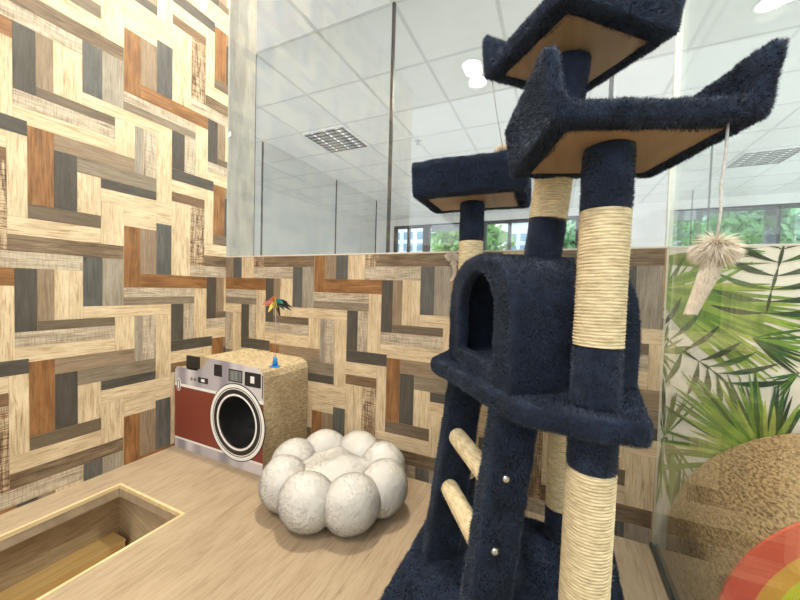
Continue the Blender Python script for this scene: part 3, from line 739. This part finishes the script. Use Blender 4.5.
# ------------------------------------------------------------------ camera-shaped scratcher
SX0, SX1, SY0, SY1 = -1.257, -.818, .781, .983
SC = empty('cat_scratcher', ((SX0+SX1)/2, .88, 0), 'cardboard cat scratcher printed as a brown and silver retro camera', 'cat scratcher')
mx_ = lambda x: SX1+(x+.835)*.935
prof = [(SX0, 0), (SX1, 0), (SX1, .310), (SX1-.008, .328), (SX1-.03, .340), (-1.060, .346), (-1.070, .345), (-1.082, .338), (-1.100, .315), (-1.116, .303), (-1.135, .300), (SX0+.01, .296), (SX0, .285)]
LC, LZ, LR = -.936, .150, .086
bm = bmesh.new()
ins = [(x, z) for x, z in prof]
hump = [(SX0, .002), (SX1, .002), (SX1, .306), (SX1-.008, .325), (SX1-.03, .337), (-1.045, .343), (-1.065, .338), (-1.085, .344), (-1.110, .347), (-1.135, .342), (-1.148, .325), (-1.152, .296), (SX0+.01, .292), (SX0, .283)]
th = .03
def inset(p, d):
    cxx, czz = (SX0+SX1)/2, .16
    return [(x+(cxx-x)/abs(cxx-x+1e-9)*min(d, abs(cxx-x)), z+math.copysign(d, czz-z)) for x, z in p]
A = [bm.verts.new((x, SY0, z)) for x, z in hump]; B = [bm.verts.new((x, SY1, z)) for x, z in hump]
hin = inset(hump, th); A2 = [bm.verts.new((x, SY0, z)) for x, z in hin]; B2 = [bm.verts.new((x, SY1-th, z)) for x, z in hin]
n = len(A)
for i in range(n):
    j = (i+1) % n
    bm.faces.new((A[i], A[j], B[j], B[i])); bm.faces.new((A2[j], A2[i], B2[i], B2[j])); bm.faces.new((A[j], A[i], A2[i], A2[j]))
bm.faces.new(B); bm.faces.new(B2[::-1])
body = obj('corrugated_body', bm, M['corr'], SC)
# card front with a round opening, printed in bands
def ring_poly(c, z, r, n=64): return [(c+r*math.cos(2*PI*i/n), z+r*math.sin(2*PI*i/n)) for i in range(n)]
bm = bmesh.new()
yf = SY0-.005
def clip_band(poly, z0, z1):
    def cut(p, zc, keep_up):
        o = []
        for i in range(len(p)):
            a, b = p[i], p[(i+1) % len(p)]
            ia, ib = (a[1] >= zc) == keep_up or a[1] == zc, (b[1] >= zc) == keep_up or b[1] == zc
            if ia: o.append(a)
            if ia != ib:
                t = (zc-a[1])/(b[1]-a[1]); o.append((a[0]+t*(b[0]-a[0]), zc))
        return o
    return cut(cut(poly, z0, True), z1, False)
# silhouette as one solid card with a hole: outer loop bridged to the lens circle
no = 160
def perim(p, n):
    seg = [(Vector(p[i]), Vector(p[(i+1) % len(p)])) for i in range(len(p))]
    ln = [(b-a).length for a, b in seg]; tot = sum(ln); out_ = []
    for k in range(n):
        s_ = tot*k/n; i = 0
        while s_ > ln[i]: s_ -= ln[i]; i += 1
        out_.append(seg[i][0].lerp(seg[i][1], s_/ln[i]))
    return out_
from mathutils.geometry import tessellate_polygon, delaunay_2d_cdt
zs = [.033, .040, .227, .237]
# constrained triangulation: outline + bands + hole
Vs, Es = [], []
def add_loop(p):
    b = len(Vs); Vs.extend(Vector((x, z)) for x, z in p); Es.extend((b+i, b+(i+1) % len(p)) for i in range(len(p)))
add_loop(prof); add_loop(ring_poly(LC, LZ, LR, 48))
for z in zs:
    b = len(Vs); Vs.extend([Vector((SX0, z)), Vector((SX1, z))]); Es.append((b, b+1))
r = delaunay_2d_cdt(Vs, Es, [], 0, 1e-6)
def inside(p, poly):
    c = False
    for i in range(len(poly)):
        (x1, y1), (x2, y2) = poly[i], poly[i-1]
        if (y1 > p[1]) != (y2 > p[1]) and p[0] < (x2-x1)*(p[1]-y1)/(y2-y1)+x1: c = not c
    return c
vf = [bm.verts.new((v.x, yf, v.y)) for v in r[0]]; vb = [bm.verts.new((v.x, SY0-.0005, v.y)) for v in r[0]]
ec = {}
for t in r[2]:
    c = sum((r[0][i] for i in t), Vector((0, 0)))/3
    if not inside(c, prof) or (c-Vector((LC, LZ))).length < LR: continue
    mi = 2 if (zs[0] < c.y < zs[1] or zs[2] < c.y < zs[3]) else 0 if (c.y < zs[0] or c.y > zs[3]) else 1
    fA = bm.faces.new([vf[i] for i in t]); fA.material_index = mi
    fB = bm.faces.new([vb[i] for i in t[::-1]]); fB.material_index = 4
    for a, b in ((t[0], t[1]), (t[1], t[2]), (t[2], t[0])): ec.setdefault((min(a, b), max(a, b)), []).append((a, b))
for k_, l in ec.items():
    if len(l) == 1:
        a, b = l[0]; f = bm.faces.new((vf[b], vf[a], vb[a], vb[b])); f.material_index = 4
front = obj('front_panel', bm, [M['silver'], M['leather'], M['white_print'], M['black_print'], M['corr']], SC)
def ringm(b, c, z, r0, r1, y, t, mi=0, n=64):
    P = []
    for (rr, yy) in ((r0, y+t), (r0, y), (r1, y), (r1, y+t)):
        P.append([b.verts.new((c+rr*math.cos(2*PI*i/n), yy, z+rr*math.sin(2*PI*i/n))) for i in range(n)])
    for a, q in zip(P, P[1:]):
        for i in range(n):
            f = b.faces.new((a[i], a[(i+1) % n], q[(i+1) % n], q[i])); f.material_index = mi
bm = bmesh.new()
for (r0, r1, mi, dy) in ((.128, .125, 1, 0), (.125, .114, 0, .0004), (.114, .111, 1, 0), (.111, .108, 0, .0002), (.108, .093, 1, 0), (.093, .0865, 0, .0004)):
    ringm(bm, LC, LZ, r0, r1, yf-.0016-dy, .0016+dy, mi)
setp(obj('lens_ring', bm, [M['white_print'], M['black_print']], front), 'printed silver and black lens rings round the opening')
bm = bmesh.new()
n = 48; a = [bm.verts.new((LC+LR*math.cos(2*PI*i/n), yf, LZ+LR*math.sin(2*PI*i/n))) for i in range(n)]; b_ = [bm.verts.new((LC+LR*math.cos(2*PI*i/n), SY1-.04, LZ+LR*math.sin(2*PI*i/n))) for i in range(n)]
for i in range(n): bm.faces.new((a[i], a[(i+1) % n], b_[(i+1) % n], b_[i]))
bm.faces.new(b_[::-1]); obj('lens_tunnel', bm, M['black_print'], front, True)
def patch(name, parts, label=None):
    b = bmesh.new()
    for (x0, x1, z0, z1, mi, t) in parts: box(b, mx_(x0), mx_(x1), yf-.0008-t, yf, z0, z1, mi, bev=.0004, seg=1)
    return setp(obj(name, b, [M['black_print'], M['white_print'], M['grey_print'], M['silver']], front), label)
patch('window_print', [(-1.080, -1.038, .289, .329, 0, 0)])
patch('window_print', [(-1.004, -.935, .281, .322, 0, 0), (-1.000, -.939, .285, .318, 2, .0003), (-.958, -.954, .285, .318, 0, .0005)])
o = patch('viewfinder_print', [(-.924, -.848, .276, .322, 0, 0), (-.897, -.878, .288, .310, 1, .0004)])
patch('shutter_print', [(-1.168, -1.112, .254, .274, 0, 0), (-1.150, -1.130, .259, .269, 1, .0004)])
patch('slot_print', [(-.8425, -.838, .245, .318, 0, 0)])
for x in (-1.205, -1.185):
    b = bmesh.new(); prism(b, [(mx_(x)+.006*math.cos(2*PI*i/20), yf-.001, .262+.006*math.sin(2*PI*i/20)) for i in range(20)], (0, .001, 0)); obj('button_print', b, M['grey_print'], front)
b = bmesh.new()
prism(b, [(SX0+.022+.011*math.cos(2*PI*i/28), yf-.0012, .232+.023*math.sin(2*PI*i/28)) for i in range(28)], (0, .0012, 0), 1)
prism(b, [(SX0+.022+.0085*math.cos(2*PI*i/28), yf-.0016, .232+.0195*math.sin(2*PI*i/28)) for i in range(28)], (0, .001, 0), 0)
prism(b, [(SX0+.022+.004*math.cos(2*PI*i/28), yf-.002, .232+.015*math.sin(2*PI*i/28)) for i in range(28)], (0, .001, 0), 1)
obj('strap_lug_print', b, [M['black_print'], M['white_print']], front)
b = bmesh.new(); x0, x1 = mx_(-1.238), mx_(-1.165)
box(b, x0, x1, yf, SY0-.0005, .290, .343, 0, bev=.004); 
setp(obj('dial_tab', b, M['black_print'], SC), 'black rounded tab at the top left of the card')
# spring toy on top
px_, py_ = -.800, .803
b = bmesh.new(); tube(b, [(px_, py_, .3435), (px_, py_, .346), (px_, py_, .3475)], [.017, .017, .012], 24); tube(b, [(px_, py_, .3475), (px_, py_, .372), (px_, py_, .374)], [.0085, .006, .004], 20)
toy = setp(obj('spring_toy', b, M['blue_plastic'], SC), 'blue plastic foot of a feather toy')
b = bmesh.new(); tube(b, [(px_, py_, .372), (px_+.001, py_, .46), (px_-.002, py_, .548)], .0007, 6); obj('wire', b, M['bolt'], toy)
fc = Vector((px_-.002, py_, .550))
FCOL = [((.02, .02, .02), 8, 'black'), (srgb(30, 130, 130), 6, 'teal'), (srgb(205, 120, 40), 7, 'orange'), (srgb(215, 130, 130), 5, 'pink'), (srgb(230, 205, 90), 6, 'yellow')]
dirs = [[(1, .1, .2), (.9, .2, -.15), (0, 0, -1)], [(1, 0, .25), (.6, -.2, .4)], [(-.5, .1, .5), (-.7, 0, .2), (-.2, 0, .8)], [(-1, .1, .3), (-1, 0, .1)], [(.2, -.3, -.3), (.1, -.2, .2), (-.2, -.2, -.3)]]
for (c, n_, nm), dd in zip(FCOL, dirs):
    b = bmesh.new()
    for _ in range(n_):
        d = (Vector(random.choice(dd))+Vector(rng.normal(size=3))*.22).normalized(); ln = random.uniform(.03, .052) * (1.15 if nm in ('pink', 'black') else .75)
        s_ = d.cross(Vector((0, 1, .3))).normalized()*.0055; nn = d.cross(s_).normalized()*.0012
        K = 7; L_, R_ = [], []
        for i in range(K):
            t = i/(K-1); w_ = math.sin(PI*(t*.85+.1)); c0 = fc+d*ln*t+Vector((0, 0, -.012*t*t))
            L_.append(b.verts.new(c0+s_*w_)); R_.append(b.verts.new(c0-s_*w_+nn))
        for i in range(K-1): b.faces.new((L_[i], R_[i], R_[i+1], L_[i+1]))
    setp(obj('feather', b, noise_col(mat('feather_'+nm, c, .7), tuple(x*.7 for x in c), tuple(min(1, x*1.15) for x in c), (1, 1, 1), 150), toy), nm+' feathers')

# ------------------------------------------------------------------ rainbow arch scratcher in the next booth
RX, RZ, RR, RY0, RY1 = .540, .050, .286, .720, .975
RB = empty('rainbow_scratcher', (RX, .85, 0), 'round brown corrugated cat scratcher with rainbow striped front behind the side glass', 'cat scratcher')
def dprof(r, n=56): return [(RX+r, 0.0)]+[(RX+r*math.cos(PI*i/n), RZ+r*math.sin(PI*i/n)) for i in range(n+1)]+[(RX-r, 0.0)]
bm = bmesh.new(); prism(bm, [(x, RY0, z+.001) for x, z in dprof(RR)], (0, RY1-RY0, 0)); obj('corrugated_body', bm, M['corr_dark'], RB)
cols = [srgb(222, 96, 74), srgb(226, 170, 74), srgb(214, 214, 64), srgb(110, 180, 90), srgb(80, 150, 200), srgb(235, 225, 205)]
CM = [noise_col(mat('rainbow_band_%s' % 'abcdef'[i], c, .6), tuple(x*.92 for x in c), tuple(min(1, x*1.03) for x in c), (1, 1, 1), 20) for i, c in enumerate(cols)]
rad = [RR, .2495, .2265, .190, .155, .12, 0.0]
bm = bmesh.new(); yf2 = RY0-.006
for i in range(6):
    a, b = dprof(rad[i]), dprof(max(rad[i+1], .0005))
    Va = [bm.verts.new((x, yf2, z+.001)) for x, z in a]; Vb = [bm.verts.new((x, yf2, z+.001)) for x, z in b]
    for k in range(len(a)-1):
        f = bm.faces.new((Va[k], Va[k+1], Vb[k+1], Vb[k])); f.material_index = i
    if i == 0:
        Vc = [bm.verts.new((x, RY0-.0005, z+.001)) for x, z in a]
        for k in range(len(a)-1): bm.faces.new((Va[k+1], Va[k], Vc[k], Vc[k+1])).material_index = 0
setp(obj('front_panel', bm, CM, RB), 'front card striped coral, gold and lime')

# ------------------------------------------------------------------ light
def area(name, loc, size, power, color=(1, 1, 1), rot=(0, 0, 0), shape='DISK', sy_=None, spread=PI):
    l = bpy.data.lights.new(name, 'AREA'); l.shape = shape; l.size = size; l.energy = power; l.color = color; l.spread = spread
    if sy_: l.size_y = sy_
    o = bpy.data.objects.new(name, l); COL.objects.link(o); o.location = loc; o.rotation_euler = rot; return o
WARM = (1, .89, .70)
area('lamp_downlight', (-.69, .95, ZC-.0055), .136, 25, WARM)
area('lamp_downlight', (-.69, -.75, ZC-.0055), .136, 18, WARM)  # unseen lamp behind the camera, added to brighten the room
area('lamp_downlight', (-.69, 2.81, ZC-.0055), .136, 12, WARM)
area('lamp_downlight', (1.11, 2.85, ZC-.0055), .136, 12, WARM)
area('lamp_downlight', (.95, .62, ZC-.0055), .136, 24, (1, .96, .9))  # unseen lamp over the next booth, added to brighten the palm wall
W = bpy.data.worlds.new('World'); S.world = W; W.use_nodes = True
bg = W.node_tree.nodes['Background']; bg.inputs[0].default_value = (.93, .97, 1, 1); bg.inputs[1].default_value = 1.75

vs = S.view_settings; vs.view_transform = 'Standard'; vs.look = 'None'; vs.gamma = 1; vs.use_curve_mapping = False; vs.exposure = 0.55
S.cycles.transparent_max_bounces = 32
S.cycles.max_bounces = 8
